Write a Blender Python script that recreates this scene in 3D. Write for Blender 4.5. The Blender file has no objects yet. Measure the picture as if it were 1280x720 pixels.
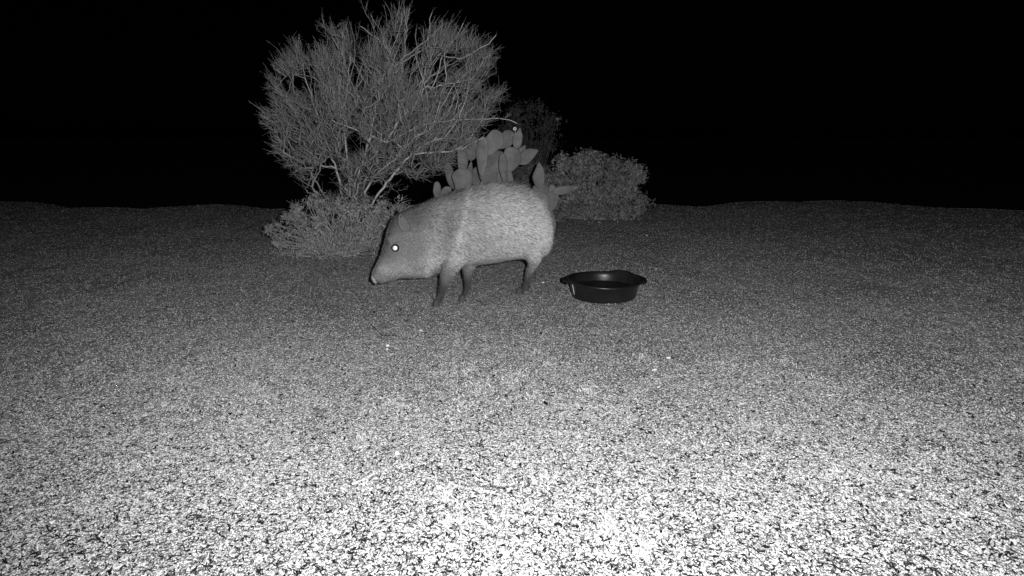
import bpy, bmesh, math, random
import numpy as np
from mathutils import Vector, Matrix
R = math.radians
random.seed(7); rng = np.random.default_rng(7)
scene = bpy.context.scene
COL = scene.collection

# ------------------------------------------------------------------ camera, light, exposure
F, H = 770.0, 0.78                     # focal length in photo pixels, camera height (m)
PITCH = math.atan(190/F)
cam_d = bpy.data.cameras.new('camera'); cam = bpy.data.objects.new('camera', cam_d); COL.objects.link(cam)
cam_d.sensor_width = 36; cam_d.lens = 36*F/1280
cam_d.clip_start = .02; cam_d.clip_end = 2000
cam.location = (0, 0, H); cam.rotation_euler = (math.pi/2-PITCH, 0, 0)
scene.camera = cam

world = bpy.data.worlds.new('World'); scene.world = world; world.use_nodes = True
wt = world.node_tree; wt.nodes.clear()
sky = wt.nodes.new('ShaderNodeTexSky'); sky.sky_type = 'NISHITA'; sky.sun_disc = False
sky.sun_elevation = R(35); sky.sun_rotation = R(200)
bw = wt.nodes.new('ShaderNodeRGBToBW'); bg = wt.nodes.new('ShaderNodeBackground'); wo = wt.nodes.new('ShaderNodeOutputWorld')
bg.inputs['Strength'].default_value = .00005      # night: the sky is all but black
wt.links.new(sky.outputs[0], bw.inputs[0]); wt.links.new(bw.outputs[0], bg.inputs[0]); wt.links.new(bg.outputs[0], wo.inputs[0])

sd = bpy.data.lights.new('moonlight', 'SUN'); sd.energy = .004; sd.angle = R(.5)
so = bpy.data.objects.new('moonlight', sd); COL.objects.link(so); so.rotation_euler = (R(55), 0, R(20))

# the infrared lamp of the trail camera, beside its lens: the only real light of the place
ld = bpy.data.lights.new('infrared_lamp', 'SPOT'); ld.energy = 280; ld.spot_size = R(128); ld.spot_blend = .75
ld.shadow_soft_size = .018
lo = bpy.data.objects.new('infrared_lamp', ld); COL.objects.link(lo)
lo.location = (.10, -.02, H+.05); lo.rotation_euler = (math.pi/2-R(9), 0, R(-3))

vs = scene.view_settings; vs.view_transform = 'Standard'; vs.look = 'None'; vs.exposure = 0; vs.gamma = 1; vs.use_curve_mapping = False
scene.cycles.max_bounces = 5
scene.cycles.filter_width = 1.5

# ------------------------------------------------------------------ helpers
cp, sp = math.cos(PITCH), math.sin(PITCH)
def ray(px, py):
    a, b = (px-640)/F, -(py-360)/F
    return np.array([a, cp+b*sp, -sp+b*cp])
def at(px, py, Y):                      # the point seen at a photo pixel, Y metres ahead
    d = ray(px, py); t = Y/d[1]
    return np.array([d[0]*t, Y, H+d[2]*t])
def gnd(px, py):
    d = ray(px, py); t = -H/d[2]
    return np.array([d[0]*t, d[1]*t, 0.])
def yard_drop(x, y):
    d = np.maximum(0, y-6.4-.35*np.sin(x*.7)-.25*np.sin(x*1.9+1)-.12*np.sin(x*5.3))
    return -2.2*(1-np.exp(-(d/5.5)**1.6))

def tag(o, label=None, cat=None, group=None, kind=None):
    if label: o['label'] = label
    if cat: o['category'] = cat
    if group: o['group'] = group
    if kind: o['kind'] = kind
    return o
def empty(name, loc, label, cat, group=None):
    o = bpy.data.objects.new(name, None); COL.objects.link(o); o.location = loc; o.empty_display_size = .1
    return tag(o, label, cat, group)
def link(name, me, mat, parent=None, smooth=False):
    me.name = name
    if mat: me.materials.clear(); me.materials.append(mat)
    if smooth: me.polygons.foreach_set('use_smooth', np.ones(len(me.polygons), bool))
    o = bpy.data.objects.new(name, me); COL.objects.link(o)
    if parent:
        o.parent = parent
        me.transform(Matrix.Translation(-Vector(parent.location)))
    return o
def np_mesh(verts, faces, tint=None):   # faces: (n,k) array; tint: one grey value per vertex
    verts = np.asarray(verts, np.float32).reshape(-1, 3); faces = np.asarray(faces, np.int32)
    me = bpy.data.meshes.new('m'); n, k = faces.shape
    me.vertices.add(len(verts)); me.vertices.foreach_set('co', verts.ravel())
    me.loops.add(n*k); me.loops.foreach_set('vertex_index', faces.ravel())
    me.polygons.add(n); me.polygons.foreach_set('loop_start', np.arange(n, dtype=np.int32)*k)
    me.update(calc_edges=True)
    if tint is not None: set_tint(me, tint)
    return me
def set_tint(me, tint):
    a = me.attributes.new('tint', 'FLOAT', 'POINT'); a.data.foreach_set('value', np.asarray(tint, np.float32).ravel())

def vnoise(p, seed=0):                  # smooth value noise for arrays of points (n,3) -> 0..1
    p = np.asarray(p, float); i = np.floor(p).astype(np.int64); f = p-i; f = f*f*(3-2*f)
    def h(a):
        x = (a[:,0]*374761393 + a[:,1]*668265263 + a[:,2]*2147483647 + seed*1274126177) & 0xffffffff
        x = ((x ^ (x>>13))*1274126177) & 0xffffffff
        x = (x ^ (x>>16)) & 0xffffffff
        return x/4294967295.
    out = 0
    for dx in (0,1):
        for dy in (0,1):
            for dz in (0,1):
                w = (f[:,0] if dx else 1-f[:,0])*(f[:,1] if dy else 1-f[:,1])*(f[:,2] if dz else 1-f[:,2])
                out = out + w*h(i+np.array([dx,dy,dz]))
    return out
def ground_z(x, y):
    x = np.atleast_1d(np.asarray(x, float)); y = np.atleast_1d(np.asarray(y, float))
    P = np.stack([x, y, 0*x], 1)
    z = .022*(vnoise(P*1.3, 1)-.5) + .010*(vnoise(P*4.1, 2)-.5) + .005*(vnoise(P*13, 3)-.5) + .0035*(vnoise(P*37, 4)-.5)
    return z + .018*np.clip(y-3.1, 0, 3.6) + yard_drop(x, y)  # gentle far rise added so the distant ground catches more lamp light

# ------------------------------------------------------------------ materials (all greys: an infrared picture)
def mat(name, base=.3, rough=.9, spec=.2, tint=None, noise=None, bump=None, metallic=0, coat=0):
    """tint=(lo,hi): grey from the 'tint' attribute; noise=(scale, lo, hi) multiplies; bump=(scale, strength, distance)"""
    m = bpy.data.materials.new(name); m.use_nodes = True; nt = m.node_tree; N = nt.nodes; L = nt.links
    b = N['Principled BSDF']; b.inputs['Roughness'].default_value = rough
    b.inputs['Specular IOR Level'].default_value = spec; b.inputs['Metallic'].default_value = metallic
    b.inputs['Base Color'].default_value = (base, base, base, 1)
    if coat: b.inputs['Coat Weight'].default_value = coat
    tc = N.new('ShaderNodeTexCoord'); out = None
    if tint:
        a = N.new('ShaderNodeAttribute'); a.attribute_name = 'tint'
        mr = N.new('ShaderNodeMapRange'); mr.inputs[3].default_value, mr.inputs[4].default_value = tint
        L.new(a.outputs['Fac'], mr.inputs[0]); out = mr.outputs[0]
    if noise:
        n = N.new('ShaderNodeTexNoise'); n.inputs['Scale'].default_value = noise[0]; n.inputs['Detail'].default_value = 5; n.inputs['Roughness'].default_value = .65
        L.new(tc.outputs['Object'], n.inputs['Vector'])
        mr = N.new('ShaderNodeMapRange'); mr.inputs[1].default_value = .3; mr.inputs[2].default_value = .7
        mr.inputs[3].default_value, mr.inputs[4].default_value = noise[1:3]
        L.new(n.outputs['Fac'], mr.inputs[0])
        mu = N.new('ShaderNodeMath'); mu.operation = 'MULTIPLY'; L.new(mr.outputs[0], mu.inputs[0])
        if out: L.new(out, mu.inputs[1])
        else: mu.inputs[1].default_value = base
        out = mu.outputs[0]
    if out: L.new(out, b.inputs['Base Color'])
    if bump:
        n = N.new('ShaderNodeTexNoise'); n.inputs['Scale'].default_value = bump[0]; n.inputs['Detail'].default_value = 6
        L.new(tc.outputs['Object'], n.inputs['Vector'])
        bu = N.new('ShaderNodeBump'); bu.inputs['Strength'].default_value = bump[1]; bu.inputs['Distance'].default_value = bump[2]
        L.new(n.outputs['Fac'], bu.inputs['Height']); L.new(bu.outputs[0], b.inputs['Normal'])
    return m

def ground_material():
    m = bpy.data.materials.new('dirt'); m.use_nodes = True; nt = m.node_tree; N = nt.nodes; L = nt.links
    b = N['Principled BSDF']; b.inputs['Roughness'].default_value = 1; b.inputs['Specular IOR Level'].default_value = .1
    tc = N.new('ShaderNodeTexCoord')
    def noise(scale, detail, lo, hi, a=.35, c=.65, rough=.6):
        n = N.new('ShaderNodeTexNoise'); n.inputs['Scale'].default_value = scale; n.inputs['Detail'].default_value = detail; n.inputs['Roughness'].default_value = rough
        L.new(tc.outputs['Object'], n.inputs['Vector'])
        r = N.new('ShaderNodeMapRange'); r.inputs[1].default_value = a; r.inputs[2].default_value = c; r.inputs[3].default_value = lo; r.inputs[4].default_value = hi
        L.new(n.outputs['Fac'], r.inputs[0]); return r.outputs[0]
    def mul(a, c):
        x = N.new('ShaderNodeMath'); x.operation = 'MULTIPLY'; L.new(a, x.inputs[0]); L.new(c, x.inputs[1]); return x.outputs[0]
    big = noise(1.7, 4, .8, 1.15)
    mid = noise(22, 5, .75, 1.2)
    fine = noise(150, 3, .35, 1.55, .36, .64)
    v = N.new('ShaderNodeTexVoronoi'); v.inputs['Scale'].default_value = 130; L.new(tc.outputs['Object'], v.inputs['Vector'])
    vr = N.new('ShaderNodeMapRange'); vr.inputs[1].default_value = .0; vr.inputs[2].default_value = 1; vr.inputs[3].default_value = .42; vr.inputs[4].default_value = .66
    sx = N.new('ShaderNodeSeparateColor'); L.new(v.outputs['Color'], sx.inputs[0]); L.new(sx.outputs[0], vr.inputs[0])
    L.new(mul(mul(mul(big, mid), fine), vr.outputs[0]), b.inputs['Base Color'])
    bu = N.new('ShaderNodeBump'); bu.inputs['Strength'].default_value = .9; bu.inputs['Distance'].default_value = .006
    L.new(fine, bu.inputs['Height']); L.new(bu.outputs[0], b.inputs['Normal'])
    return m

M = dict(
    ground=ground_material(),
    grit=mat('grit', tint=(.05, .85), rough=.95, noise=(60, .8, 1.1)),
    litter=mat('litter', tint=(.004, .75), rough=.9),
    twig=mat('twig', tint=(.30, .9), rough=.85, noise=(30, .8, 1.15)),
    leaf=mat('leaf', tint=(.16, .42), rough=.7, spec=.25),
    leaf_pale=mat('leaf_pale', tint=(.22, .5), rough=.75),
    pad=mat('pad', .32, rough=.75, spec=.2, noise=(16, .62, 1.12), bump=(60, .5, .006), tint=(.7*.34, 1.25*.34)),
    hide=mat('hide', tint=(.02, .6), rough=.85, bump=(160, .6, .004), noise=(70, .75, 1.2)),
    fur=mat('fur', tint=(.02, .95), rough=.7, spec=.25, noise=(45, .85, 1.1)),
    hoof=mat('hoof', .075, rough=.6, noise=(60, .8, 1.3)),
    nose=mat('nose', .5, rough=.55, spec=.4, noise=(120, .8, 1.1)),
    dark=mat('dark', .008, rough=.5, noise=(60, .8, 1.2)),
    shine=mat('tapetum', .95, rough=.55, metallic=1, noise=(20, .98, 1.0)),
    rubber=mat('rubber', .014, rough=.34, spec=.5, noise=(18, .7, 1.5), bump=(25, .25, .004)),
    water=mat('water', .012, rough=.06, spec=.5, noise=(8, .8, 1.2), bump=(14, .1, .003)),
    pale_strip=mat('pale_strip', .6, rough=.7, noise=(90, .8, 1.1)),
    stone=mat('stone', .8, rough=.9, noise=(90, .8, 1.1), bump=(60, .5, .003)),
    darkstone=mat('dark_stone', .008, rough=.9, noise=(90, .8, 1.3), bump=(60, .5, .003)),
    speck_white=mat('speck_white', .9, rough=.8, noise=(50, .9, 1.05)),
)

# ------------------------------------------------------------------ ground
ny, nx = 520, 460
ys = np.concatenate([[-60, -20, -5, -1, 0], np.geomspace(.3, 14, ny), np.geomspace(16, 400, 24)])
t = np.linspace(-1, 1, nx); xs = np.sinh(t*6.2)/np.sinh(6.2)*2.0
xs = np.sign(t)*(np.abs(t)*2.6 + np.abs(t)**9*300)
X, Y = np.meshgrid(xs, ys); Z = ground_z(X.ravel(), Y.ravel())
n1, n2 = X.shape; idx = np.arange(n1*n2).reshape(n1, n2)
fc = np.stack([idx[:-1,:-1], idx[:-1,1:], idx[1:,1:], idx[1:,:-1]], -1).reshape(-1, 4)
g = link('ground', np_mesh(np.stack([X.ravel(), Y.ravel(), Z], 1), fc), M['ground'], smooth=True)
tag(g, kind='structure')

# ------------------------------------------------------------------ grit and litter (nobody could count them)
def scatter_xy(n, y0, y1, power=1.0, spread=.95):
    u = rng.random(n); y = (y0**(1-power) + u*(y1**(1-power)-y0**(1-power)))**(1/(1-power)) if power != 1 else y0*(y1/y0)**u
    x = rng.uniform(-1, 1, n)*(spread*y+.15)
    return x, y
def rand_rot(n):
    a = rng.random(n)*2*np.pi
    return np.cos(a), np.sin(a)
OCT = np.array([[1,0,0],[0,1,0],[-1,0,0],[0,-1,0],[0,0,1],[0,0,-1]], float)
OCF = np.array([[0,1,4],[1,2,4],[2,3,4],[3,0,4],[1,0,5],[2,1,5],[3,2,5],[0,3,5]])
def stones(n, y0, y1, power, s0, s1, tints):
    x, y = scatter_xy(n, y0, y1, power); z = ground_z(x, y)
    s = rng.uniform(s0, s1, n)*(1+.12*np.maximum(0, y-1.5))
    V = OCT[None]*(1+rng.uniform(-.35, .35, (n, 6, 3)))
    V = V*np.stack([s, s*rng.uniform(.5, .9, n), s*rng.uniform(.35, .75, n)], 1)[:, None]
    c, sn = rand_rot(n); vx = V[...,0]*c[:,None]-V[...,1]*sn[:,None]; vy = V[...,0]*sn[:,None]+V[...,1]*c[:,None]
    V = np.stack([vx+x[:,None], vy+y[:,None], V[...,2]+z[:,None]+.15*s[:,None]], -1)
    Fc = (OCF[None]+np.arange(n)[:,None,None]*6).reshape(-1, 3)
    return np_mesh(V.reshape(-1, 3), Fc, np.repeat(tints(n), 6))
tag(link('grit', stones(260000, .72, 7.4, 1.2, .0014, .0038, lambda n: np.clip(.3+.6*rng.beta(2, 1.6, n), 0, 1)), M['grit']), 'pale and dark grit and small gravel covering the whole yard', 'gravel', kind='stuff')
def flakes(n, y0, y1, power, l0, l1, w, tints, curl=.4, lift=.003):
    x, y = scatter_xy(n, y0, y1, power); z = ground_z(x, y)
    L = l0+(l1-l0)*rng.random(n)**1.8; W = L*rng.uniform(w*.5, w*1.4, n)
    tt = np.array([-1, -.33, .33, 1]); prof = np.array([.25, 1, .9, .2])
    bend = rng.uniform(-curl, curl, n)
    px = tt[None]*L[:,None]/2; off = bend[:,None]*L[:,None]*(1-tt**2)[None]
    tilt = rng.uniform(-.35, .35, n)
    up = lift + np.abs(px)*0 + tilt[:,None]*px + np.abs(tilt[:,None])*L[:,None]/2
    V = np.empty((n, 8, 3))
    for k, s in enumerate((-1, 1)):
        V[:, k::2, 0] = px; V[:, k::2, 1] = off + s*W[:,None]*prof[None]/2
        V[:, k::2, 2] = up + s*W[:,None]*rng.uniform(-.4, .4, n)[:,None]
    c, sn = rand_rot(n); vx = V[...,0]*c[:,None]-V[...,1]*sn[:,None]; vy = V[...,0]*sn[:,None]+V[...,1]*c[:,None]
    V = np.stack([vx+x[:,None], vy+y[:,None], V[...,2]+z[:,None]], -1)
    q = np.array([[0,1,3,2],[2,3,5,4],[4,5,7,6]])
    return np_mesh(V.reshape(-1, 3), (q[None]+np.arange(n)[:,None,None]*8).reshape(-1, 4), np.repeat(tints(n), 8))
def two_tone(p_dark, lo=(0, .12), hi=(.5, 1)):
    def f(n):
        d = rng.random(n) < p_dark
        return np.where(d, rng.uniform(*lo, n), rng.uniform(*hi, n))
    return f
tag(link('leaf_litter', flakes(78000, .72, 5.5, 2.6, .0035, .0125, .26, two_tone(.58, (0,.14), (.6,1))), M['litter']), 'dark and bleached bits of dry leaf and twig strewn on the gravel', 'leaf litter', kind='stuff')

tag(link('leaf_litter', flakes(24000, .78, 3.1, 2.0, .0055, .015, .27, two_tone(.95, (0,.01), (.6,1)), curl=.5, lift=.005), M['litter']), 'dark curled crumbs of dry leaf lying on the pale gravel close to the viewer', 'leaf litter', kind='stuff')
# pale dry grass tufts: patches of fine blades
def grass_patches(spots):
    V = []; Fc = []; T = []
    for (px, py, rad, n) in spots:
        c = gnd(px, py)
        for i in range(n):
            r = rad*abs(rng.normal())*.6; a = rng.random()*6.283
            x, y = c[0]+r*math.cos(a), c[1]+r*math.sin(a)*1.3; z = ground_z(x, y)[0]
            h = rng.uniform(.003, .012); w = rng.uniform(.0008, .0016); b = rng.random()*6.283; ln = rng.uniform(.3, 1.6)*h
            dx, dy = math.cos(b), math.sin(b); k = len(V)
            V += [[x-dy*w, y+dx*w, z-.003], [x+dy*w, y-dx*w, z-.003], [x+dx*ln*.4+dy*w*.6, y+dy*ln*.4, z+h*.7], [x+dx*ln, y+dy*ln, z+h]]
            Fc += [[k, k+1, k+2], [k, k+2, k+3]]; T += [rng.uniform(.45, .95)]*4
    return np_mesh(V, Fc, T)
spots = [(588,467,.05,120),(600,487,.09,160),(650,470,.07,120),(575,508,.1,200),(490,505,.08,140),(733,493,.05,100),(640,478,.04,60),(800,450,.05,90),
         (560,620,.06,260),(565,655,.05,200),(762,660,.05,420),(805,685,.05,400),(630,650,.07,300),(680,600,.06,240),(452,550,.05,90),(455,605,.04,80),(720,274,.12,160),(745,268,.12,120),(690,262,.1,110),(820,340,.08,60)]
for i in range(26): spots.append((rng.uniform(0, 1280), rng.uniform(440, 700), .07, 60))
tag(link('dry_grass', grass_patches(spots), M['litter']), 'short bleached dry grass blades in thin patches on the dirt', 'grass', kind='stuff')

# ------------------------------------------------------------------ javelina
def foot(px, py): return gnd(px, py)
YAW = R(17)
PD = np.array([math.cos(YAW), math.sin(YAW), 0.])           # along the spine, snout to rump
PN = np.array([-math.sin(YAW), math.cos(YAW), 0.])          # away from the lens
PC = at(600, 300, 3.07)
def pp(px, py, off=0):                                      # pixel -> point on the javelina's mid plane
    d = ray(px, py); o = np.array([0, 0, H])
    s = np.dot(PC+PN*off-o, PN)/np.dot(d, PN); return o+d*s
def loft(rings, seg=20, cap=True):
    """rings: list of (centre, axis_u (vector with length), axis_v (vector with length))"""
    V = []; Fc = []
    for c, u, v in rings:
        for k in range(seg):
            a = 2*math.pi*k/seg; V.append(c + u*math.cos(a) + v*math.sin(a))
    for i in range(len(rings)-1):
        for k in range(seg):
            a, b = i*seg+k, i*seg+(k+1)%seg; Fc.append([a, b, b+seg, a+seg])
    bm = bmesh.new(); vs_ = [bm.verts.new(v) for v in V]
    for f in Fc: bm.faces.new([vs_[i] for i in f])
    if cap: bm.faces.new(vs_[:seg][::-1]); bm.faces.new(vs_[-seg:])
    bmesh.ops.recalc_face_normals(bm, faces=bm.faces); return bm
def interp_rings(st, n=4):                                  # smooth the station table
    st = np.array(st, float); t = np.arange(len(st)); tt = np.linspace(0, len(st)-1, (len(st)-1)*n+1); out = []
    for x in tt:
        i = int(min(x, len(st)-2)); f = x-i
        p0, p1, p2, p3 = st[max(i-1,0)], st[i], st[i+1], st[min(i+2, len(st)-1)]
        out.append(.5*((2*p1)+(-p0+p2)*f+(2*p0-5*p1+4*p2-p3)*f*f+(-p0+3*p1-3*p2+p3)*f**3))
    return out
def stations_loft(st):
    rings = []
    for a in interp_rings(st):
        T, B = pp(a[0], a[1]), pp(a[2], a[3]); rings.append(((T+B)/2, (T-B)/2, PN*max(a[4], .004)))
    return loft(rings, 28)
TORSO = [(684,272,685,292,.035),(679,256,682,309,.085),(668,242,673,321,.118),(650,232,657,322,.138),(628,229,636,324,.148),(606,230,617,328,.152),
         (582,237,598,331,.146),(558,245,576,334,.128),(538,251,559,337,.108),(519,258,545,343,.094),(503,264,530,347,.09),(491,273,512,348,.083),
         (484,291,499,348,.07),(479,310,491,351,.054),(474,324,484,353,.042),(468,336,476,354,.034),(465,342,470,353,.028)]
parts = [stations_loft(TORSO)]
def limb(pts):                                              # pts: (px, py, Y, rx, ry)
    P = [(at(a, b, y), rx, ry) for a, b, y, rx, ry in pts]; rings = []
    for i, (c, rx, ry) in enumerate(P):
        rings.append((c, PD*rx, PN*ry))
    st = [list(c)+[rx, ry] for c, rx, ry in P]
    rings = [(a[:3], PD*a[3], PN*a[4]) for a in interp_rings(st, 4)]
    return loft(rings, 16)
def gy(px, py): return gnd(px, py)[1]
nf, ff, nh, fh = gy(547,381), gy(579,375), gy(650,367), gy(657,361)
LIMBS = [
    [(572,308,2.98,.07,.05),(566,328,2.95,.055,.045),(561,341,2.92,.040,.034),(556,352,2.90,.025,.025),(553,361,2.885,.019,.02),(550,371,2.87,.018,.017),(546,379,nf,.022,.019)],
    [(588,312,3.06,.06,.05),(586,330,3.04,.035,.036),(584,342,3.02,.022,.025),(584,352,3.01,.016,.018),(583,362,3.0,.0145,.016),(580,369,2.99,.013,.014),(578.5,374,ff,.016,.016)],
    [(662,285,3.07,.08,.05),(662,306,3.07,.066,.05),(664,318,3.075,.047,.038),(667,328,3.08,.028,.028),(663,336,3.08,.019,.02),(659,346,3.075,.0125,.015),(656,356,3.07,.012,.014),(653,363,3.06,.014,.015),(651,366,nh,.016,.016)],
    [(668,285,3.22,.07,.05),(667,303,3.22,.055,.045),(668,314,3.21,.04,.036),(669,322,3.20,.026,.028),(667,331,3.19,.018,.02),(663,342,3.18,.012,.015),(660,352,3.17,.012,.014),(658,360,fh,.015,.015)],
]
for l in LIMBS: parts.append(limb(l))
def blob(c, r, sub=2):
    bm = bmesh.new(); bmesh.ops.create_icosphere(bm, subdivisions=sub, radius=1)
    A = Matrix((PD, PN, (0,0,1))).transposed()
    for v in bm.verts: v.co = A @ Vector((v.co[0]*r[0], v.co[1]*r[1], v.co[2]*r[2])) + Vector(c)
    return bm
# cheek, jowl, shoulder, haunch masses
parts += [blob(pp(524,321,-.055), (.08,.045,.066)), blob(pp(479,337,-.02), (.04,.034,.038)), blob(pp(570,298,-.078), (.09,.05,.12)), blob(pp(660,288,-.085), (.085,.055,.10)),
          blob(pp(490,300,-.045), (.026,.022,.03)), blob(pp(566,300,.09), (.09,.05,.12)), blob(pp(660,288,.085), (.08,.055,.10)),
          blob(pp(516,325,.055), (.055,.04,.06)), blob(pp(484,338,-.02), (.05,.03,.022))]
bm = bmesh.new()
for p in parts:
    me = bpy.data.meshes.new('t'); p.to_mesh(me); bm.from_mesh(me); p.free(); bpy.data.meshes.remove(me)
me = bpy.data.meshes.new('t'); bm.to_mesh(me); bm.free()
tmp = bpy.data.objects.new('tmp', me); COL.objects.link(tmp)
r_ = tmp.modifiers.new('r', 'REMESH'); r_.mode = 'VOXEL'; r_.voxel_size = .006
s_ = tmp.modifiers.new('s', 'SMOOTH'); s_.iterations = 12; s_.factor = .5
dg = bpy.context.evaluated_depsgraph_get(); ev = tmp.evaluated_get(dg)
body_me = bpy.data.meshes.new_from_object(ev); bpy.data.objects.remove(tmp)
body_me.attributes  # keep

# pelt: dark face mask, pale collar running from the withers down to the throat, dark legs, grizzled flanks
def pix(P):                                                 # world points -> photo pixels (used to lay the pelt pattern along the animal)
    d = P-np.array([0,0,H]); f = d[:,1]*cp-d[:,2]*sp; u = d[:,1]*sp+d[:,2]*cp
    return 640+F*d[:,0]/f, 360-F*u/f
mid = PC
def along(P): return (P-mid)@PD                             # metres from the middle, + towards the rump
def pelt(P):
    s = along(P); z = P[:,2]
    t = np.full(len(P), .55)
    t = t + .10*(vnoise(P*14, 5)-.5) + .12*(vnoise(P*5.5, 6)-.5) + .09*np.clip((s-.0)/.3, 0, 1)
    # collar: slanted band
    c = s + .135 + (z-.33)*-.33
    t = t + .15*np.exp(-(c/.011)**2)*np.clip((z-.14)/.1, 0, 1)*(.6+.8*vnoise(P*30, 9))
    t = t-.06*np.clip(-c/.05, 0, 1)                        # neck darker ahead of the collar
    e = np.exp(-(((s+.185)/.04)**2+((z-.36)/.10)**2)); t = t - .10*e
    f = np.clip((-s-.29)/.03, 0, 1)                         # face
    t = t*(1-f) + f*(.36+.05*(vnoise(P*9, 8)-.5)-.03*np.clip((-s-.42)/.06, 0, 1)); t = t-.05*np.clip(-c/.03, 0, 1)*np.clip((z-.2)/.1, 0, 1)*(1-f)
    jaw = np.clip((-s-.2)/.06, 0, 1)*np.exp(-((z-.16)/.05)**2); t = t + .27*jaw
    crown = np.clip((z-.33)/.05, 0, 1)*np.clip((-s-.22)/.05, 0, 1); t = t - .13*crown
    back = np.clip((z-.47)/.05, 0, 1); t = t - .12*back*vnoise(P*np.array([10,10,40]), 12)*1.4
    leg = np.clip((.20-z)/.13, 0, 1)*np.clip((s+.27)/.03, 0, 1); t = t*(1-leg*.86)
    return np.clip(t, .02, 1)
nv = len(body_me.vertices); co = np.empty(nv*3, np.float32); body_me.vertices.foreach_get('co', co); co = co.reshape(-1, 3)
no = np.empty(nv*3, np.float32); body_me.vertex_normals.foreach_get('vector', no); no = no.reshape(-1, 3)
set_tint(body_me, pelt(co)*.85)
root = tuple(float(v) for v in (PC[0], PC[1], 0))
jav = empty('javelina', root, 'stocky grizzled javelina walking with its head lowered and one eye shining white', 'javelina')

# fur blades (before the mesh is moved under its parent)
nl = len(body_me.polygons); cen = np.empty(nl*3, np.float32); body_me.polygons.foreach_get('center', cen); cen = cen.reshape(-1,3)
area = np.empty(nl, np.float32); body_me.polygons.foreach_get('area', area)
nrm = np.empty(nl*3, np.float32); body_me.polygons.foreach_get('normal', nrm); nrm = nrm.reshape(-1,3)
s = along(cen); z = cen[:,2]
facew = np.clip((-s-.24)/.07, 0, 1)
legw = np.clip((.20-z)/.05, 0, 1)*(s > -.27)
NB = 150000
ids = rng.choice(nl, NB, p=area/area.sum())
P = cen[ids] + rng.uniform(-.004, .004, (NB, 3)); Nn = nrm[ids]; sw = s[ids]; zz = z[ids]
L = .018 + .012*np.clip((zz-.42)/.08, 0, 1) + .005*np.clip((sw-.1)/.2, 0, 1)
L = L*(1-.72*facew[ids])*(1-.62*legw[ids])*rng.uniform(.55, 1.3, NB)
flow = PD[None]*.95 + np.array([0,0,-.45])[None] + rng.normal(0, .22, (NB, 3))
lift = (.38*(1-.6*facew[ids])*(1-.4*legw[ids]))[:,None]
flow = flow - Nn*np.sum(flow*Nn, 1)[:,None]*.9
D = flow + Nn*lift; D /= np.linalg.norm(D, axis=1)[:,None]
side = np.cross(D, Nn); side /= np.linalg.norm(side, axis=1)[:,None]+1e-6
w = rng.uniform(.0005, .0010, NB)[:,None]
base = P - Nn*.003
tip = P + D*L[:,None]; midp = P + D*L[:,None]*.5 + Nn*L[:,None]*.06
V = np.stack([base-side*w, base+side*w, midp-side*w*.8, midp+side*w*.8, tip], 1).reshape(-1, 3)
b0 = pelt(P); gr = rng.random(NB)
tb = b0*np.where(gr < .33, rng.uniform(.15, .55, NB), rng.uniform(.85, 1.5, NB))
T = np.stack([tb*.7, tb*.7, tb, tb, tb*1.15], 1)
k = np.arange(NB)[:,None]*5
tri = np.concatenate([k+np.array([[0,1,3]]), k+np.array([[0,3,2]]), k+np.array([[2,3,4]])], 0)
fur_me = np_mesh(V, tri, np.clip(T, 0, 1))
# longer bristles along the nape and back
mk = np.where((nrm[:,2] > .45) & (z > .36) & (s < .22))[0]
NM = 5200; im = rng.choice(mk, NM); Pm = cen[im]; Nm = nrm[im]
Dm = PD[None]*1.25+np.array([0,0,.32])+rng.normal(0, .22, (NM, 3)); Dm /= np.linalg.norm(Dm, axis=1)[:,None]
Sm = np.cross(Dm, Nm); Sm /= np.linalg.norm(Sm, axis=1)[:,None]; Lm = rng.uniform(.028, .055, NM)[:,None]; wm = .0009
Vm = np.stack([Pm-Nm*.003-Sm*wm, Pm-Nm*.003+Sm*wm, Pm+Dm*Lm*.5+Nm*.002-Sm*wm*.8, Pm+Dm*Lm*.5+Nm*.002+Sm*wm*.8, Pm+Dm*Lm], 1).reshape(-1, 3)
km = np.arange(NM)[:,None]*5
tm = pelt(Pm)*np.where(rng.random(NM) < .55, rng.uniform(.1, .4, NM), rng.uniform(.8, 1.2, NM))
mane_me = np_mesh(Vm, np.concatenate([km+np.array([[0,1,3]]), km+np.array([[0,3,2]]), km+np.array([[2,3,4]])]), np.repeat(np.clip(tm, 0, 1), 5))
link('mane', mane_me, M['fur'], jav)
link('body', body_me, M['hide'], jav, smooth=True)
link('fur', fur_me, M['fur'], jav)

# ears: cupped leaf shapes
def ear(base, tip, wid, off):
    B, Tp = pp(*base, off), pp(*tip, off*.95); bm = bmesh.new(); ax = Tp-B; sd_ = PD*wid
    rows = []; n = 7
    for i in range(n+1):
        t = i/n; wv = math.sin(math.pi*min(1, .22+.78*t)**1.0)**.8 if t < 1 else 0.02
        row = []
        for j in range(5):
            u = j/2-1; cup = (1-u*u)*.010
            row.append(bm.verts.new(Vector(B+ax*t+sd_*u*wv+PN*(cup if off < 0 else -cup))))
        rows.append(row)
    for i in range(n):
        for j in range(4): bm.faces.new([rows[i][j], rows[i][j+1], rows[i+1][j+1], rows[i+1][j]])
    bmesh.ops.recalc_face_normals(bm, faces=bm.faces)
    me = bpy.data.meshes.new('e'); bm.to_mesh(me); bm.free()
    n_ = len(me.vertices); set_tint(me, np.full(n_, .26))
    o = link('ear', me, M['hide'], jav, smooth=True); m = o.modifiers.new('s', 'SOLIDIFY'); m.thickness = .005
    return o
ear((508,290),(500,267),.026,-.079); ear((505,284),(501,259),.026,.06)

def bm_obj(name, bm, m, parent, smooth=True):
    me = bpy.data.meshes.new(name); bm.to_mesh(me); bm.free(); return link(name, me, m, parent, smooth)
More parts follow.
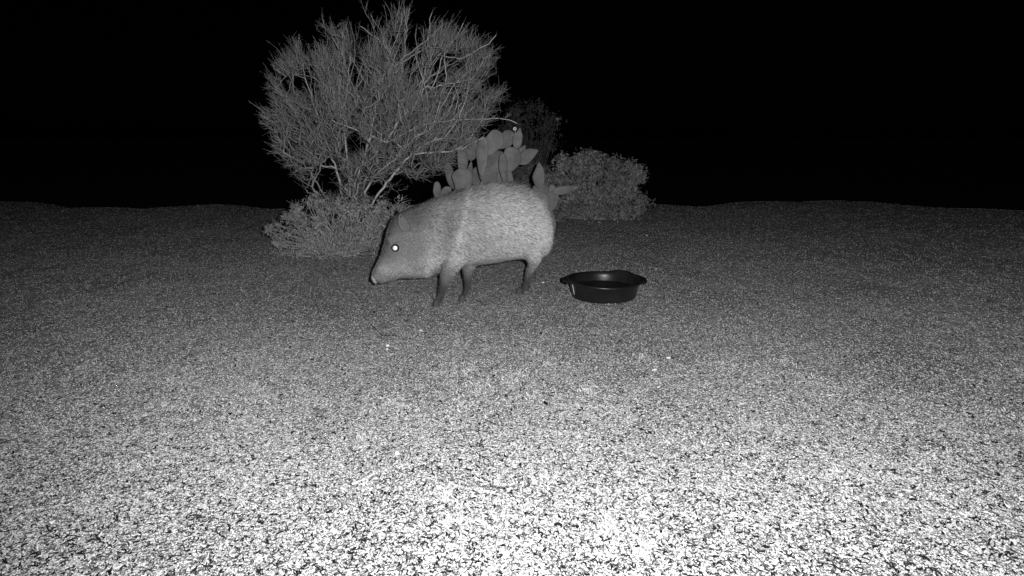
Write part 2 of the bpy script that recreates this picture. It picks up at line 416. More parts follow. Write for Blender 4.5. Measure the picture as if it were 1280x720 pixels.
# eyes: dark lids round a shining convex tapetum that faces the lamp
def eye_at(off, px, py):
    c = pp(px, py, off); n = PN*(-1 if off < 0 else 1) + PD*-.28 + np.array([0,0,.12]); n /= np.linalg.norm(n)
    q = Vector(n).to_track_quat('Z', 'Y').to_matrix().to_4x4(); q.translation = Vector(c)
    bm = bmesh.new(); bmesh.ops.create_uvsphere(bm, u_segments=24, v_segments=12, radius=.0185)
    for v in bm.verts: v.co.z *= .55
    bm.transform(q); e = bm_obj('eye', bm, M['dark'], jav)
    bm = bmesh.new(); bmesh.ops.create_uvsphere(bm, u_segments=24, v_segments=12, radius=.0125)
    for v in bm.verts: v.co.z = v.co.z*.22 + .0095
    bm.transform(q); me = bpy.data.meshes.new('pupil'); bm.to_mesh(me); bm.free(); me.transform(Matrix.Translation(-Vector(jav.location)))
    o = bpy.data.objects.new('pupil', me); COL.objects.link(o); me.materials.append(M['shine']); o.parent = e
    me.polygons.foreach_set('use_smooth', np.ones(len(me.polygons), bool))
eye_at(-.078, 494, 310); eye_at(.072, 490, 311)

# nose disc with two nostrils, hooves
def disc(c, n, r1, r2, h, m, name, parent):
    q = Vector(n).to_track_quat('Z', 'Y').to_matrix().to_4x4(); q.translation = Vector(c)
    bm = bmesh.new(); bmesh.ops.create_cone(bm, cap_ends=True, segments=20, radius1=r1, radius2=r2, depth=h)
    bmesh.ops.bevel(bm, geom=[e for e in bm.edges if len(e.link_faces) == 2 and e.calc_face_angle() > .8], offset=h*.3, segments=2, affect='EDGES')
    bm.transform(q); return bm_obj(name, bm, m, parent)
nd = -PD*.93 + np.array([0,0,-.38])
nose = disc(pp(468.5,349)+nd*.005, nd, .027, .021, .018, M['nose'], 'nose', jav)
for o in (-.010, .010):
    c = pp(466,349)+nd*.009+PN*o; q = Vector(nd).to_track_quat('Z','Y').to_matrix().to_4x4(); q.translation = Vector(c)
    bm = bmesh.new(); bmesh.ops.create_uvsphere(bm, u_segments=12, v_segments=8, radius=.005)
    for v in bm.verts: v.co.z *= .5
    bm.transform(q); bm.transform(Matrix.Translation(-Vector(jav.location)))
    me = bpy.data.meshes.new('nostril'); bm.to_mesh(me); bm.free(); me.materials.append(M['dark'])
    no_ = bpy.data.objects.new('nostril', me); COL.objects.link(no_); no_.parent = nose
# lower lip line
def tube_path(pts, rad, seg=6):
    V = []; Fc = []; pts = [np.array(p, float) for p in pts]; n = len(pts)
    for i, p in enumerate(pts):
        d = pts[min(i+1, n-1)]-pts[max(i-1, 0)]; d /= np.linalg.norm(d)
        a = np.cross(d, [0, 0, 1.]) if abs(d[2]) < .9 else np.cross(d, [1., 0, 0]); a /= np.linalg.norm(a); b = np.cross(d, a)
        r = rad[i] if hasattr(rad, '__len__') else rad
        for k in range(seg):
            t = 2*math.pi*k/seg; V.append(p+(a*math.cos(t)+b*math.sin(t))*r)
    for i in range(n-1):
        for k in range(seg):
            a, b = i*seg+k, i*seg+(k+1) % seg; Fc.append([a, b, b+seg, a+seg])
    return V, Fc
for (px, py, Yy) in ((547,381,nf),(579,375,ff),(650.5,367,nh),(657.5,361,fh)):
    g0 = gnd(px, py); z0 = ground_z(g0[0], g0[1])[0]
    bm = bmesh.new()
    for sd_ in (-1, 1):                                     # a cloven hoof: two toes
        b2 = bmesh.new(); bmesh.ops.create_cone(b2, cap_ends=True, segments=12, radius1=.0125, radius2=.0085, depth=.034)
        for v in b2.verts:
            v.co.y *= .75; v.co.x *= 1.25
            if v.co.x < 0 and v.co.z < 0: v.co.x *= 1.45
        bmesh.ops.bevel(b2, geom=list(b2.edges), offset=.002, segments=1, affect='EDGES')
        A = Matrix((PD, PN, (0,0,1))).transposed().to_4x4(); A.translation = Vector(g0+PN*sd_*.0105+np.array([0,0,z0+.016])-PD*.004)
        b2.transform(A); m2 = bpy.data.meshes.new('t'); b2.to_mesh(m2); bm.from_mesh(m2); b2.free()
    bm_obj('hoof', bm, M['hoof'], jav, False)

# ------------------------------------------------------------------ feed tub
bc = gnd(754.5, 371); bz = ground_z(bc[0], bc[1])[0]+.002
RB, RT, HT = .158, .176, .090
tub = empty('feed_tub', (bc[0], bc[1], 0), 'round black rubber feed tub with side handles on the dirt behind the javelina', 'tub')
def lathe(prof, seg=96, warp=None):
    V = []; Fc = []
    for (r, z) in prof:
        for k in range(seg):
            a = 2*math.pi*k/seg; rr, zz = (r, z) if warp is None else warp(r, z, a)
            V.append([bc[0]+rr*math.cos(a), bc[1]+rr*math.sin(a), bz+zz])
    for i in range(len(prof)-1):
        for k in range(seg):
            a, b = i*seg+k, i*seg+(k+1) % seg; Fc.append([a, b, b+seg, a+seg])
    return np_mesh(V, Fc)
def wob(r, z, a):
    w_ = 1+.006*math.sin(2*a+.6)+.004*math.sin(3*a)
    zz = z + (.0035*math.sin(a*2+1.2)+.009*math.exp(-((a-.9)/.3)**6) if z > .07 else 0)
    return r*w_, zz
prof = [(.001,.004),(RB-.012,.004),(RB-.003,.001),(RB,.006),(RB+.003,.02),(RT-.003,HT-.016),(RT+.0,HT-.014),(RT+.010,HT-.013),(RT+.013,HT-.004),(RT+.009,HT+.001),
        (RT-.001,HT),(RT-.006,HT-.005),(RT-.010,HT-.02),(RB-.004,.022),(RB-.012,.012),(.001,.011)]
link('basin', lathe(prof, 96, wob), M['rubber'], tub, smooth=True)
link('water', lathe([(.001,.043),(.08,.043),(RB+.0035,.043)], 96), M['water'], tub, smooth=True)
def handle(a0, half, ext):
    V = []; Fc = []; n = 18
    for i in range(n+1):
        t = -1+2*i/n; a = a0+t*half; e = ext*(1-abs(t)**3)**.6 if abs(t) < 1 else 0
        r0, r1 = RT+.004, RT+.010+e; c_, s2 = math.cos(a), math.sin(a); zt = HT-.0035+.0035*math.sin(a*2+1.2)
        for r, zz in ((r0, zt-.006), (r1, zt-.012), (r1+.002, zt-.006), (r1-.002, zt-.001), (r0, zt-.0005)):
            V.append([bc[0]+r*c_, bc[1]+r*s2, bz+zz-.004*(i % 5 == 2)*(r > RT+.02)])
    for i in range(n):
        for k in range(5):
            a, b = i*5+k, i*5+(k+1) % 5; Fc.append([a, b, b+5, a+5])
    link('handle', np_mesh(V, Fc), M['rubber'], tub, smooth=True)
handle(R(178), R(20), .024); handle(R(4), R(24), .024)
# pale strip on the left side of the tub
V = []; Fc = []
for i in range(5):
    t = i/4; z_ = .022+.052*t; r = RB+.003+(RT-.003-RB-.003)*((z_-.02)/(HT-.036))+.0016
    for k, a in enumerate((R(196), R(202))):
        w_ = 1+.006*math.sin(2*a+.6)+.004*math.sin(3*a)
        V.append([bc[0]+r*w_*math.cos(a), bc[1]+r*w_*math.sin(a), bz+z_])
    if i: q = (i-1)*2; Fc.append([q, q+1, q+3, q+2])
o = link('pale_strip', np_mesh(V, Fc), M['pale_strip'], tub); o['label'] = 'pale vertical strip on the side of the tub'
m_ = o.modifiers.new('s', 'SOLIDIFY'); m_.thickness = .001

# ------------------------------------------------------------------ plants
def tubes(A, B, ra, rb, tint, seg=3):                       # many straight tapered tubes in one mesh
    A, B = np.asarray(A), np.asarray(B); n = len(A); D = B-A; Ln = np.linalg.norm(D, axis=1); D = D/(Ln[:,None]+1e-9)
    ref = np.where(np.abs(D[:,2:3]) < .9, np.array([[0,0,1.]]), np.array([[1.,0,0]]))
    U = np.cross(D, ref); U /= np.linalg.norm(U, axis=1)[:,None]+1e-9; W = np.cross(D, U)
    V = np.empty((n, 2*seg, 3))
    for k in range(seg):
        t = 2*math.pi*k/seg; o = U*math.cos(t)+W*math.sin(t)
        V[:,k] = A+o*np.asarray(ra)[:,None]; V[:,seg+k] = B+o*np.asarray(rb)[:,None]
    q = np.array([[k, (k+1) % seg, seg+(k+1) % seg, seg+k] for k in range(seg)])
    return np_mesh(V.reshape(-1, 3), (q[None]+np.arange(n)[:,None,None]*2*seg).reshape(-1, 4), np.repeat(tint, 2*seg))
def inside(poly, x, y):
    c = np.zeros(len(x), bool); n = len(poly); j = n-1
    for i in range(n):
        xi, yi = poly[i]; xj, yj = poly[j]
        c ^= ((yi > y) != (yj > y)) & (x < (xj-xi)*(y-yi)/(yj-yi+1e-9)+xi); j = i
    return c

# ---- big bare shrub
SD = 4.6
CROWN = [(318,150),(330,100),(352,62),(378,40),(404,26),(426,30),(442,52),(452,62),(470,44),(480,34),(490,22),(512,8),(530,12),(545,28),(566,28),(580,32),(596,48),(617,46),(622,74),(612,92),(630,108),(634,128),(620,142),(612,160),(598,178),(582,196),(560,212),(535,222),(505,240),(470,262),(440,285),(400,262),(370,235),(345,200),(332,160)]
HOLES = [[(500,78),(532,62),(534,74),(520,88),(502,90)],[(448,112),(462,80),(468,84),(460,110)],[(556,108),(578,106),(576,140),(562,140)],[(470,230),(500,210),(520,225),(500,250),(470,255)],[(438,60),(448,60),(446,78),(438,80)],[(585,120),(600,116),(604,130),(588,134)]]
# main stems as seen in the photograph (pixel, pixel, distance)
MAIN = [
 [(446,292,4.60),(449,262,4.60),(456,240,4.58),(471,218,4.55),(488,203,4.52),(503,189,4.5),(518,172,4.46),(540,160,4.4)],
 [(450,292,4.58),(458,270,4.55),(468,250,4.52),(488,224,4.48),(502,206,4.45),(515,192,4.42),(535,178,4.38),(560,170,4.3)],
 [(444,290,4.62),(440,262,4.62),(442,235,4.62),(453,203,4.6),(462,176,4.6),(466,152,4.6),(472,125,4.58),(474,108,4.56),(480,93,4.54),(486,85,4.52),(488,64,4.5),(474,50,4.48),(451,33,4.46)],
 [(483,178,4.6),(500,149,4.55),(526,122,4.5),(529,111,4.5),(548,107,4.46),(567,104,4.44),(590,99,4.4),(598,86,4.38),(605,73,4.36),(613,69,4.34)],
 [(480,93,4.54),(494,80,4.5),(506,70,4.46),(521,59,4.44),(534,50,4.42),(545,40,4.4),(553,31,4.4)],
 [(486,87,4.54),(502,78,4.5),(515,70,4.46),(535,58,4.42),(553,60,4.38)],
 [(534,50,4.42),(536,40,4.42),(540,16,4.42)],
 [(538,112,4.52),(546,96,4.5),(553,70,4.46),(562,58,4.44),(570,47,4.42),(579,29,4.4)],
 [(567,104,4.44),(573,122,4.42),(570,134,4.42),(567,143,4.4)],
 [(483,178,4.52),(500,170,4.46),(518,160,4.42),(545,152,4.36),(575,150,4.3),(596,149,4.28),(623,148,4.26),(637,150,4.25),(646,154,4.24)],
 [(444,290,4.62),(430,250,4.7),(420,210,4.75),(405,170,4.8),(392,130,4.85),(380,90,4.85),(372,60,4.85)],
 [(440,262,4.62),(436,220,4.66),(432,180,4.7),(428,140,4.72),(430,100,4.72),(424,60,4.7)],
 [(553,70,4.46),(575,74,4.44),(590,67,4.42),(600,60,4.4),(611,55,4.4),(620,44,4.4)],
 [(420,210,4.75),(395,205,4.7),(370,190,4.7),(350,160,4.7)],
 [(500,149,4.55),(496,120,4.6),(500,95,4.65),(505,60,4.66),(508,30,4.66),(512,10,4.66)],
 [(462,176,4.6),(450,165,4.5),(436,159,4.5),(415,150,4.5)],
 [(488,64,4.5),(496,48,4.5),(503,28,4.5)],
 [(515,192,4.42),(550,190,4.36),(580,185,4.3),(604,172,4.3)],
]
sb = gnd(447, 290); sb = at(447, 292, SD); sb[2] = 0
bush = empty('bare_shrub', tuple(sb), 'tall pale leafless shrub, a tangle of thorny twigs rising behind the low bush', 'shrub')
nodes = []; par = []; fixed = []
for li, st in enumerate(MAIN):
    pts = [at(*p) for p in st]
    if li in (0, 1, 2, 10): pts = [sb+np.array([.02*li-.04, .01*li, -.02])]+pts[1:] if li != 10 else [sb+np.array([-.05,.05,-.02])]+pts[1:]
    # refine with a little zigzag
    seq = []
    for a, b in zip(pts[:-1], pts[1:]):
        m = max(1, int(np.linalg.norm(b-a)/.035))
        for i in range(m):
            q = a+(b-a)*i/m; seq.append(q+(rng.normal(0, .0045, 3) if i else 0))
    seq.append(pts[-1])
    start = 0
    if li not in (0, 1, 2, 10) and nodes:
        dd = np.linalg.norm(np.array(nodes)-seq[0], axis=1); prev = int(dd.argmin())
    else: prev = -1
    for q in seq: nodes.append(q); par.append(prev); prev = len(nodes)-1
nfirst = len(nodes)
na = np.array(nodes); hgt = np.linalg.norm(na-sb, axis=1)
for q_ in range(70):                                        # long nearly straight shoots reaching the outside of the crown
    a_ = rng.uniform(-2.75, -.15); rr_ = rng.uniform(.6, 1.0)*(.86+.28*vnoise(np.array([[a_*3.3, 0, 0]]), 40)[0])
    tx, ty = 480+150*rr_*math.cos(a_), 150+143*rr_*math.sin(a_)
    tp = at(tx, ty, 4.6+rng.uniform(-.45, .45)); td = np.linalg.norm(tp-sb)
    c_ = np.where((hgt > td*.25) & (hgt < td*.72))[0]; dd = np.linalg.norm(na[c_]-tp, axis=1)+rng.uniform(0, .25, len(c_)); j0 = int(c_[dd.argmin()]); a0 = na[j0]
    m = int(np.linalg.norm(tp-a0)/.045)+1; prev = j0; bow = rng.normal(0, .05, 3)
    for i in range(1, m+1):
        t_ = i/m; nodes.append(a0+(tp-a0)*t_+bow*math.sin(math.pi*t_)+rng.normal(0, .005, 3)); par.append(prev); prev = len(nodes)-1
nmain = len(nodes)
# attraction points in the crown volume
N0 = 60000; ux = rng.uniform(325, 645, N0); uy = rng.uniform(0, 290, N0)
ok = inside(CROWN, ux+(ux-485)*.07+rng.normal(0, 4, N0), uy+(uy-150)*.07+rng.normal(0, 4, N0))
ok &= vnoise(np.stack([ux/26, uy/26, 0*ux], 1), 31) > .40*rng.uniform(.6, 1.2, N0)
jx, jy = ux+rng.normal(0, 2, N0), uy+rng.normal(0, 2, N0)
for h_ in HOLES: ok &= ~(inside(h_, ux, uy) & (rng.random(N0) > .06))
ux, uy = ux[ok], uy[ok]
edge = np.clip(1-((ux-485)/175)**2*.7-((uy-140)/170)**2*.6, .15, 1)
uY = 4.62+rng.uniform(-1, 1, len(ux))*.62*np.sqrt(edge)
pts = np.array([at(a, b, c) for a, b, c in zip(ux[:7000], uy[:7000], uY[:7000])])
order = np.argsort(np.linalg.norm(pts-sb, axis=1)); pts = pts[order]
pos = np.empty((nmain+len(pts)*6, 3)); pos[:nmain] = nodes; cnt = nmain
depthv = np.linalg.norm(pos[:nmain]-sb, axis=1)
segA, segB, lev = [], [], []
for p in pts:
    d = np.linalg.norm(pos[:cnt]-p, axis=1)
    rb_ = np.linalg.norm(p-sb); pen = np.maximum(0, np.linalg.norm(pos[:cnt]-sb, axis=1)-rb_+.02)*4
    j = int((d+pen).argmin()); a = pos[j]; L_ = d[j]
    if L_ < .012: continue
    m = 1 if L_ < .05 else min(5, int(L_/.04)+1)
    prev = j
    for i in range(1, m+1):
        q = a+(p-a)*i/m
        if i < m: q = q+rng.normal(0, .006, 3)
        pos[cnt] = q; par.append(prev); prev = cnt; cnt += 1
pos = pos[:cnt]; par = np.array(par)
# thickness from the number of descendants
load = np.ones(cnt)
for i in range(cnt-1, -1, -1):
    if par[i] >= 0: load[par[i]] += load[i]
rad = np.clip(.0009*load**.34, .0009, .0085)
ismain = np.arange(cnt) < nmain; rad[ismain] = np.maximum(rad[ismain], .0017); rad[:nfirst] = np.maximum(rad[:nfirst], .0024)
ch = np.where(par >= 0)[0]
A = pos[par[ch]]; B = pos[ch]; ra = np.minimum(rad[par[ch]], rad[ch]*1.25); rb2 = rad[ch]
tn = np.where(ismain[ch], np.where(ch < nfirst, .9, rng.uniform(.45, .75, len(ch))), np.where(load[ch] > 14, rng.uniform(.2, .5, len(ch)), rng.uniform(0, .4, len(ch))))
m1 = ismain[ch]
link('stem', tubes(A[m1], B[m1], ra[m1], rb2[m1], tn[m1], 6), M['twig'], bush, smooth=True)
# twigs + short thorny spurs
fine = ~m1
sa = []; sb_ = []
nd_ = np.where(np.arange(cnt) >= 40)[0]
for rep in range(2):
    pick = nd_[rng.random(len(nd_)) < .85]
    pd = par[pick]; okp = pd >= 0; pick = pick[okp]; pd = pd[okp]
    d = pos[pick]-pos[pd]; d /= np.linalg.norm(d, axis=1)[:,None]+1e-9
    d = d*.7+rng.normal(0, .62, d.shape)+np.array([.0,0,.25]); d /= np.linalg.norm(d, axis=1)[:,None]
    l_ = rng.uniform(.018, .062, len(pick))[:,None]
    sa.append(pos[pick]); sb_.append(pos[pick]+d*l_)
    if rep == 0:                                           # whips beyond the outline
        far = pos[pick]; sel = rng.random(len(pick)) < .12
        sa.append(far[sel]); sb_.append(far[sel]+d[sel]*rng.uniform(.07, .13, sel.sum())[:,None])
sa = np.concatenate(sa); sb2 = np.concatenate(sb_)
keep = sb2[:,2] > .25
sa, sb2 = sa[keep], sb2[keep]
# fans of long straight shoots at the outside of the crown, radiating from the stem base
cc = sb+np.array([.05, 0, .55]); rel = pos-cc; far = np.linalg.norm(rel*np.array([1, 1.3, 1]), axis=1)
cand = np.where((far > .55) & (pos[:,2] > .45))[0]; cand = cand[rng.random(len(cand)) < .22]
fa, fb, fra, frb = [], [], [], []
for j in cand:
    o = rel[j]/np.linalg.norm(rel[j]); ln = rng.uniform(.05, .17)
    for k in range(rng.integers(1, 4)):
        d = o+rng.normal(0, .28, 3)+np.array([0,0,.18]); d /= np.linalg.norm(d)
        p0 = pos[j]; l1 = ln*rng.uniform(.5, 1.1); p1 = p0+d*l1*.5; d2 = d+rng.normal(0, .16, 3); d2 /= np.linalg.norm(d2); p2 = p1+d2*l1*.5
        fa += [p0, p1]; fb += [p1, p2]; fra += [.0014, .0011]; frb += [.0011, .0005]
        for q in range(3):
            b_ = p0+(p2-p0)*rng.uniform(.2, .9); e_ = d+rng.normal(0, .7, 3); e_ /= np.linalg.norm(e_); fa.append(b_); fb.append(b_+e_*rng.uniform(.012, .03)); fra.append(.0009); frb.append(.0004)
fa, fb = np.array(fa), np.array(fb)
AA = np.concatenate([A[fine], sa, fa]); BB = np.concatenate([B[fine], sb2, fb])
RA = np.concatenate([ra[fine], np.full(len(sa), .0011), fra]); RB_ = np.concatenate([rb2[fine], np.full(len(sa), .0005), frb])
TT = np.concatenate([tn[fine], rng.uniform(0, .4, len(sa)), rng.uniform(.1, .6, len(fa))])
link('twigs', tubes(AA, BB, RA, RB_, TT, 3), M['twig'], bush)

# ---- leafy shrubs
def leaf_mesh(P, N_, size, tint, aspect=.5):
    n = len(P); N_ = N_/(np.linalg.norm(N_, axis=1)[:,None]+1e-9)
    r = rng.normal(0, 1, (n, 3)); U = r-N_*np.sum(r*N_, 1)[:,None]; U /= np.linalg.norm(U, axis=1)[:,None]; W = np.cross(N_, U)
    s = size[:,None]; a = aspect*s
    V = np.stack([P, P+U*s*.45-W*a*.5+N_*s*.08, P+U*s*1.0, P+U*s*.45+W*a*.5+N_*s*.08], 1)
    k = np.arange(n)[:,None]*4
    return np_mesh(V.reshape(-1, 3), np.concatenate([k+np.array([[0,1,2]]), k+np.array([[0,2,3]])]), np.repeat(tint, 4))
def leafy(name, label, outline, Yc, depth, nleaf, size, base_px, mat_, clumps=90, group=None, stems=14, tone=(0, 1), gap=.42, cat='shrub'):
    ox = np.array([p[0] for p in outline]); oy = np.array([p[1] for p in outline])
    bp = at(base_px[0], base_px[1], Yc); zg = ground_z(bp[0], bp[1])[0]
    e = empty(name, (bp[0], bp[1], zg), label, cat, group)
    # clump centres
    C_ = []
    while len(C_) < clumps:
        x, y = rng.uniform(ox.min(), ox.max()), rng.uniform(oy.min(), oy.max())
        if inside(outline, np.array([x]), np.array([y]))[0]:
            k = 1-((x-ox.mean())/(np.ptp(ox)/2))**2
            C_.append(at(x, y, Yc+rng.uniform(-1, .6)*depth*math.sqrt(max(k, .05))))
    C_ = np.array(C_); scale = Yc/F
    cr = rng.uniform(.5, 1.25, clumps)*np.ptp(oy)*scale*.13
    ci = rng.integers(0, clumps, nleaf)
    dv = rng.normal(0, 1, (nleaf, 3)); dv /= np.linalg.norm(dv, axis=1)[:,None]; rr = rng.random(nleaf)**.5
    P = C_[ci]+dv*(cr[ci]*rr)[:,None]*np.array([1, 1, .85])
    nz = vnoise(P/(np.ptp(oy)*scale)*9, 21); ok = (nz > gap*rng.uniform(.75, 1.1, nleaf)) & (P[:,2] > zg+.01)
    P, dv, ci = P[ok], dv[ok], ci[ok]
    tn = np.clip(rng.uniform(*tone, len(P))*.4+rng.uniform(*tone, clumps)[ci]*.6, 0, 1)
    link('foliage', leaf_mesh(P, dv+rng.normal(0, .55, dv.shape)+np.array([0,0,.25]), rng.uniform(.6, 1.3, len(P))*size, tn), mat_, e)
    # stems from the base to the clumps
    A, B, ra, rb = [], [], [], []
    b0 = np.array([bp[0], bp[1], zg])
    for c in C_:
        st = b0+np.array([rng.normal(0, .05), rng.normal(0, .04), 0]); mid_ = st*.45+c*.55+rng.normal(0, .02, 3); 
        for a, b, r1, r2 in ((st, mid_, .005, .003), (mid_, c, .003, .0015)): A.append(a); B.append(b); ra.append(r1); rb.append(r2)
        for k in range(4):
            d = rng.normal(0, 1, 3); d /= np.linalg.norm(d); A.append(c); B.append(c+d*.06); ra.append(.0013); rb.append(.0006)
    link('stems', tubes(np.array(A), np.array(B), np.array(ra), np.array(rb), rng.uniform(.1, .6, len(A)), 4), M['twig'], e)
    return e
leafy('small_leaved_bush', 'low small-leaved bush at the foot of the tall bare shrub, before the javelina\'s snout',
      [(330,300),(345,268),(375,252),(410,248),(440,252),(462,250),(480,246),(497,248),(513,254),(512,268),(500,280),(488,300),(482,318),(460,325),(420,327),(380,325),(345,320)],
      4.0, .28, 13000, .022, (425, 322), M['leaf_pale'], clumps=230, gap=.50)
leafy('rounded_leafy_bush', 'rounded leafy bush with an uneven top standing alone at the right beyond the tub',
      [(655,262),(664,240),(676,222),(688,212),(697,200),(708,192),(722,190),(738,189),(750,196),(764,199),(778,204),(788,203),(800,212),(806,228),(804,240),(810,252),(802,268),(780,274),(740,272),(700,274),(670,276)],
      5.7, .45, 17000, .038, (738, 272), M['leaf'], clumps=230, gap=.43)
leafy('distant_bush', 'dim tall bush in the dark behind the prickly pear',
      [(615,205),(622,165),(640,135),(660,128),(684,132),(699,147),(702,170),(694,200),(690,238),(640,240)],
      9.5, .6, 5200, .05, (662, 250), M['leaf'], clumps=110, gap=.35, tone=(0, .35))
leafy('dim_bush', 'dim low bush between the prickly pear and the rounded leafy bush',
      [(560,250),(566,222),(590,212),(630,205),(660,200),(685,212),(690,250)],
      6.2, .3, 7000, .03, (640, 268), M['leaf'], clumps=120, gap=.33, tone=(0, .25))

# ---- prickly pears
def pad_mesh(c, ax, nrm_, L_, W_, th, shape, seed):
    """flattened pad: c base point, ax unit growth axis, nrm_ face normal"""
    nu, nvv = 14, 22; V = []; Fc = []; sd_ = np.cross(ax, nrm_); sd_ /= np.linalg.norm(sd_); rs = np.random.default_rng(seed); ph = rs.random(3)*6
    for i in range(nu+1):
        t = i/nu; tt = .5-.5*math.cos(math.pi*t)
        if shape == 'spear': pr = (math.sin(math.pi*tt**.8))**.75*(1-.25*tt)+.02
        else: pr = math.sqrt(max(0, 1-(2*tt-1)**2))*(.74+.32*tt)+.02
        for k in range(nvv):
            a = 2*math.pi*k/nvv; w_ = 1+.07*math.sin(9*tt+ph[0])*math.cos(a)+.06*math.sin(5*tt+ph[2])
            bend = .06*L_*math.sin(tt*2.4+ph[1])
            V.append(c+ax*L_*tt+sd_*math.cos(a)*W_/2*pr*w_+nrm_*(math.sin(a)*th/2*min(1, pr*1.3)+bend))
    for i in range(nu):
        for k in range(nvv):
            a, b = i*nvv+k, i*nvv+(k+1) % nvv; Fc.append([a, b, b+nvv, a+nvv])
    n = len(V); V.append(c-ax*.001); V.append(c+ax*(L_+.001))
    me = np_mesh(V, Fc, np.full(len(V), rs.uniform(.25, .8)))
    bm = bmesh.new(); bm.from_mesh(me); bm.verts.ensure_lookup_table()
    for k in range(nvv):
        bm.faces.new([bm.verts[n], bm.verts[(k+1) % nvv], bm.verts[k]]); q = nu*nvv; bm.faces.new([bm.verts[n+1], bm.verts[q+k], bm.verts[q+(k+1) % nvv]])
    bmesh.ops.recalc_face_normals(bm, faces=bm.faces)
    bm.to_mesh(me); bm.free(); return me
def cp4(X, Y): return 530+X/6.4, 140+Y/6.4
def cactus(name, label, base, pads, Y0, group=None):
    bp = at(base[0], base[1], Y0); z0 = ground_z(bp[0], bp[1])[0]
    e = empty(name, (bp[0], bp[1], z0), label, 'cactus', group)
    for i, (x0, y0, x1, y1, w, dY, shape) in enumerate(pads):
        Yp = Y0+dY; a, b = at(x0, y0, Yp), at(x1, y1, Yp); ax = b-a; L_ = np.linalg.norm(ax); ax /= L_
        yaw = rng.uniform(-.55, .55); nr = np.array([math.sin(yaw), -math.cos(yaw), rng.uniform(-.25, .25)]); nr -= ax*np.dot(nr, ax); nr /= np.linalg.norm(nr)
        pm = pad_mesh(a-ax*L_*.03, ax, nr, L_*1.06, 1.36*w*Yp/F/math.cos(yaw), .026, shape, i+3)
        po = link('pad', pm, M['pad'], e, smooth=True)
    return e
C4 = []
for (X0,Y0_,X1,Y1,W_,dY,sh) in [
    (735,292,768,132,62,-.05,'spear'),(765,345,812,268,44,.10,'spear'),(738,395,908,308,84,.02,'spear'),(665,470,735,292,125,-.08,'oval'),
    (588,285,716,168,84,.02,'oval'),(480,335,612,165,118,.0,'oval'),(470,505,462,205,74,-.10,'oval'),(505,470,640,335,120,.05,'oval'),
    (645,560,628,335,56,-.12,'oval'),(700,570,640,420,60,-.05,'oval'),(520,600,520,440,110,.04,'oval'),(590,580,560,420,90,.08,'oval'),
    (372,385,388,195,100,.03,'oval'),(312,500,305,275,66,-.03,'oval'),(300,650,318,455,128,-.10,'oval'),(352,560,378,398,46,.0,'spear'),
    (235,610,175,390,60,.12,'oval'),(105,690,108,560,46,-.05,'oval'),(120,665,215,610,46,-.02,'oval'),(425,235,450,330,50,.06,'oval'),
    (420,600,440,440,90,.35,'oval')]:
    C4.append((*cp4(X0,Y0_), *cp4(X1,Y1), W_/6.4, dY, sh))
# lower pads down to the soil, behind the animal
for (x0,y0,x1,y1,w,dY) in [(590,305,585,262,26,0),(587,266,580,238,22,-.04),(600,304,612,264,26,.03),(612,268,615,232,22,.0),(640,300,636,262,24,.0),(636,265,632,225,20,-.03),(570,304,556,270,24,.05),(556,272,548,246,18,-.05),(575,270,578,238,20,.0),(620,305,600,262,26,.06),(600,264,610,226,20,.05)]:
    C4.append((x0, y0, x1, y1, w, dY, 'oval'))
pp1 = cactus('prickly_pear', 'many-padded prickly pear rising behind the javelina\'s back beside the bare shrub', (598, 303), C4, 4.45)
C5 = [(*cp4(*a), *cp4(*b), w/6.4, d, sh) for a, b, w, d, sh in [((925,605),(918,408),74,0,'spear'),((1010,620),(868,620),66,.03,'oval'),((1000,640),(1040,585),44,-.02,'oval'),((1030,640),(1235,605),62,0,'spear')]]
C5 += [(672,301,668,272,26,0,'oval'),(668,275,676,240,22,.0,'oval'),(684,298,680,262,22,.03,'oval'),(680,266,690,238,18,.02,'oval')]
cactus('prickly_pear', 'small low prickly pear with one upright pad and one pointing right, behind the rump', (674, 300), C5, 4.5)
# two bright specks of unclear nature, each shaped like a flower head on a stalk
def speck(px, py, Y0, r, label, stalk=None):
    c = at(px, py, Y0); zg = ground_z(c[0], c[1])[0]
    e = empty('pale_speck', tuple(c), label, 'flower', 'small pale specks')
    V = []; Fc = []
    for i in range(9):
        a = 2*math.pi*i/9+rng.uniform(-.2, .2); d = np.array([math.cos(a), -.5, math.sin(a)]); d /= np.linalg.norm(d); s2 = np.cross(d, [0,1.,0]); s2 /= np.linalg.norm(s2)
        k = len(V); V += [c, c+d*r*.6+s2*r*.3, c+d*r+np.array([0,-r*.3,0]), c+d*r*.6-s2*r*.3]; Fc.append([k,k+1,k+2,k+3])
    o = link('speck_faces', np_mesh(V, Fc), M['speck_white'], e); m = o.modifiers.new('s', 'SOLIDIFY'); m.thickness = r*.08
    Vt, Ft = tube_path([c+np.array([0,.002,0]), c+np.array([.004,.01,-stalk*.5]), c+np.array([0,.012,-stalk])], [r*.18, r*.2, r*.25])
    me = np_mesh(Vt, Ft, np.full(len(Vt), .2)); link('stalk', me, M['twig'], e, smooth=True)
speck(643.5, 161, 4.36, .016, 'small pale speck caught between the topmost pads of the prickly pear', .05)
speck(697, 149, 9.3, .03, 'tiny pale speck on a thin stalk high in the dark right of the prickly pear', .16)

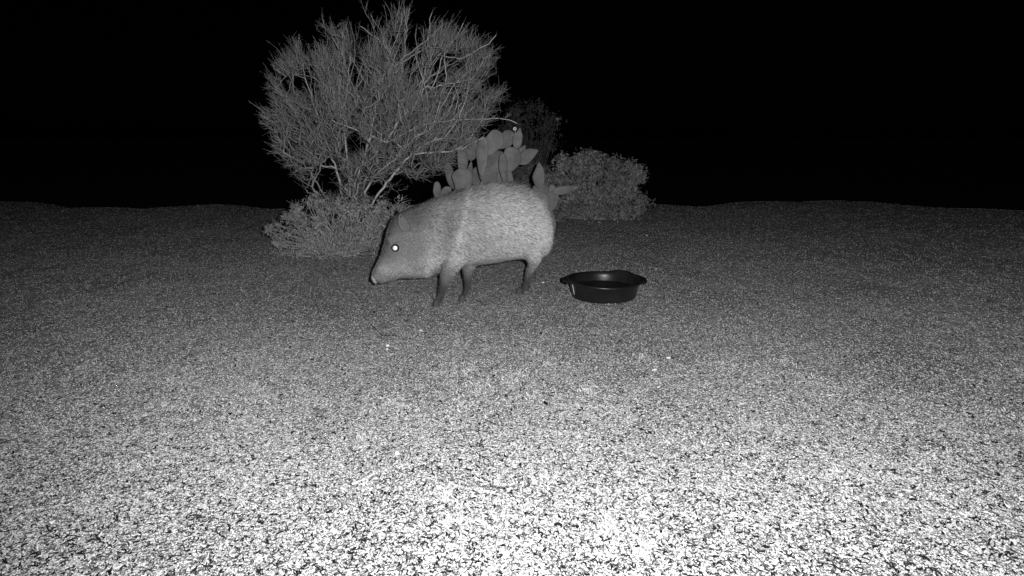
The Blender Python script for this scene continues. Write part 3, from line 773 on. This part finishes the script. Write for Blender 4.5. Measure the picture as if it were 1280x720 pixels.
# ------------------------------------------------------------------ single stones, twigs and leaves that can be told apart
def stone(px, py, sx, sy, sz, m, label, name='stone', cat='stone', group=None, rot=0):
    g0 = gnd(px, py); z0 = ground_z(g0[0], g0[1])[0]
    bm = bmesh.new(); bmesh.ops.create_icosphere(bm, subdivisions=3, radius=1)
    P = np.array([v.co for v in bm.verts]); d = .75+.5*vnoise(P*1.3+px, 3)
    for v, k in zip(bm.verts, d): v.co = Vector((v.co.x*sx*k, v.co.y*sy*k, v.co.z*sz*k))
    me = bpy.data.meshes.new(name); bm.to_mesh(me); bm.free(); o = link(name, me, m, None, True)
    o.location = (g0[0], g0[1], z0+sz*.5); o.rotation_euler = (0, 0, rot)
    return tag(o, label, cat, group)
G = 'bright pebbles on the dirt'
stone(484.5,433,.0085,.008,.006,M['stone'],'lone bright white pebble left of centre on the dirt below the javelina\'s snout',group=G)
stone(484,438,.005,.005,.004,M['stone'],'tiny pebble just below the lone bright white pebble at the left',group=G)
stone(526,415,.007,.006,.004,M['stone'],'pale pebble on the dirt below the javelina\'s front hoof',group=G)
stone(835.5,450,.009,.007,.005,M['stone'],'white pebble at the right, the farther of two near each other',group=G)
stone(818,466,.012,.005,.004,M['stone'],'long white pebble at the right, the nearer of two near each other',group=G,rot=.6)
stone(674+134,301,.008,.008,.006,M['stone'],'faint pebble alone on the far dirt behind the tub, below the rounded bush',group=G)
stone(679,353.5,.007,.006,.005,M['stone'],'small pale pebble on the dirt between the javelina\'s hind hoof and the tub',group=G)
stone(496.5,569,.0065,.0065,.006,M['stone'],'round white pebble with a dark edge in the bright litter at lower left',group=G)
stone(682,509,.0045,.011,.005,M['darkstone'],'long dark chip lying on the dirt below the middle of the picture','dark_chip','stone',rot=.45)
stone(676,419,.006,.005,.004,M['darkstone'],'small dark pebble on the dirt below and left of the tub','dark_pebble','stone')
stone(468,389,.008,.006,.005,M['darkstone'],'dark pebble on the dirt below the javelina\'s chin','dark_pebble','stone')
def twig(pts, r, label, tint=0, m='litter', name='twig', side=()):
    P = []
    for p in pts: g0 = gnd(*p); g0[2] = ground_z(g0[0], g0[1])[0]+r*1.3; P.append(g0)
    A = P[:-1]; B = P[1:]; n = len(A)
    me = tubes(np.array(A), np.array(B), np.full(n, r), np.full(n, r*.8), np.full(n, tint), 6)
    return tag(link(name, me, M[m]), label, 'twig')
twig([(463,406),(470,412),(478,420),(484,420.5),(493,420)], .0017, 'bent dark twig on the dirt at the left below the javelina\'s head', .02)
twig([(608,475),(596,473),(588,469.5),(580,473)], .0012, 'thin dark twig on the dirt left of the middle beside a pale grass tuft', .05)
twig([(440,607),(452,603),(463,596.5),(467,594)], .0028, 'pale straw-like twig in the bright litter at lower left', .95)
twig([(608,530),(622,536),(636,538)], .0014, 'fine dark twig lying near the middle of the bright litter', .03)

print('objects', len(bpy.data.objects))
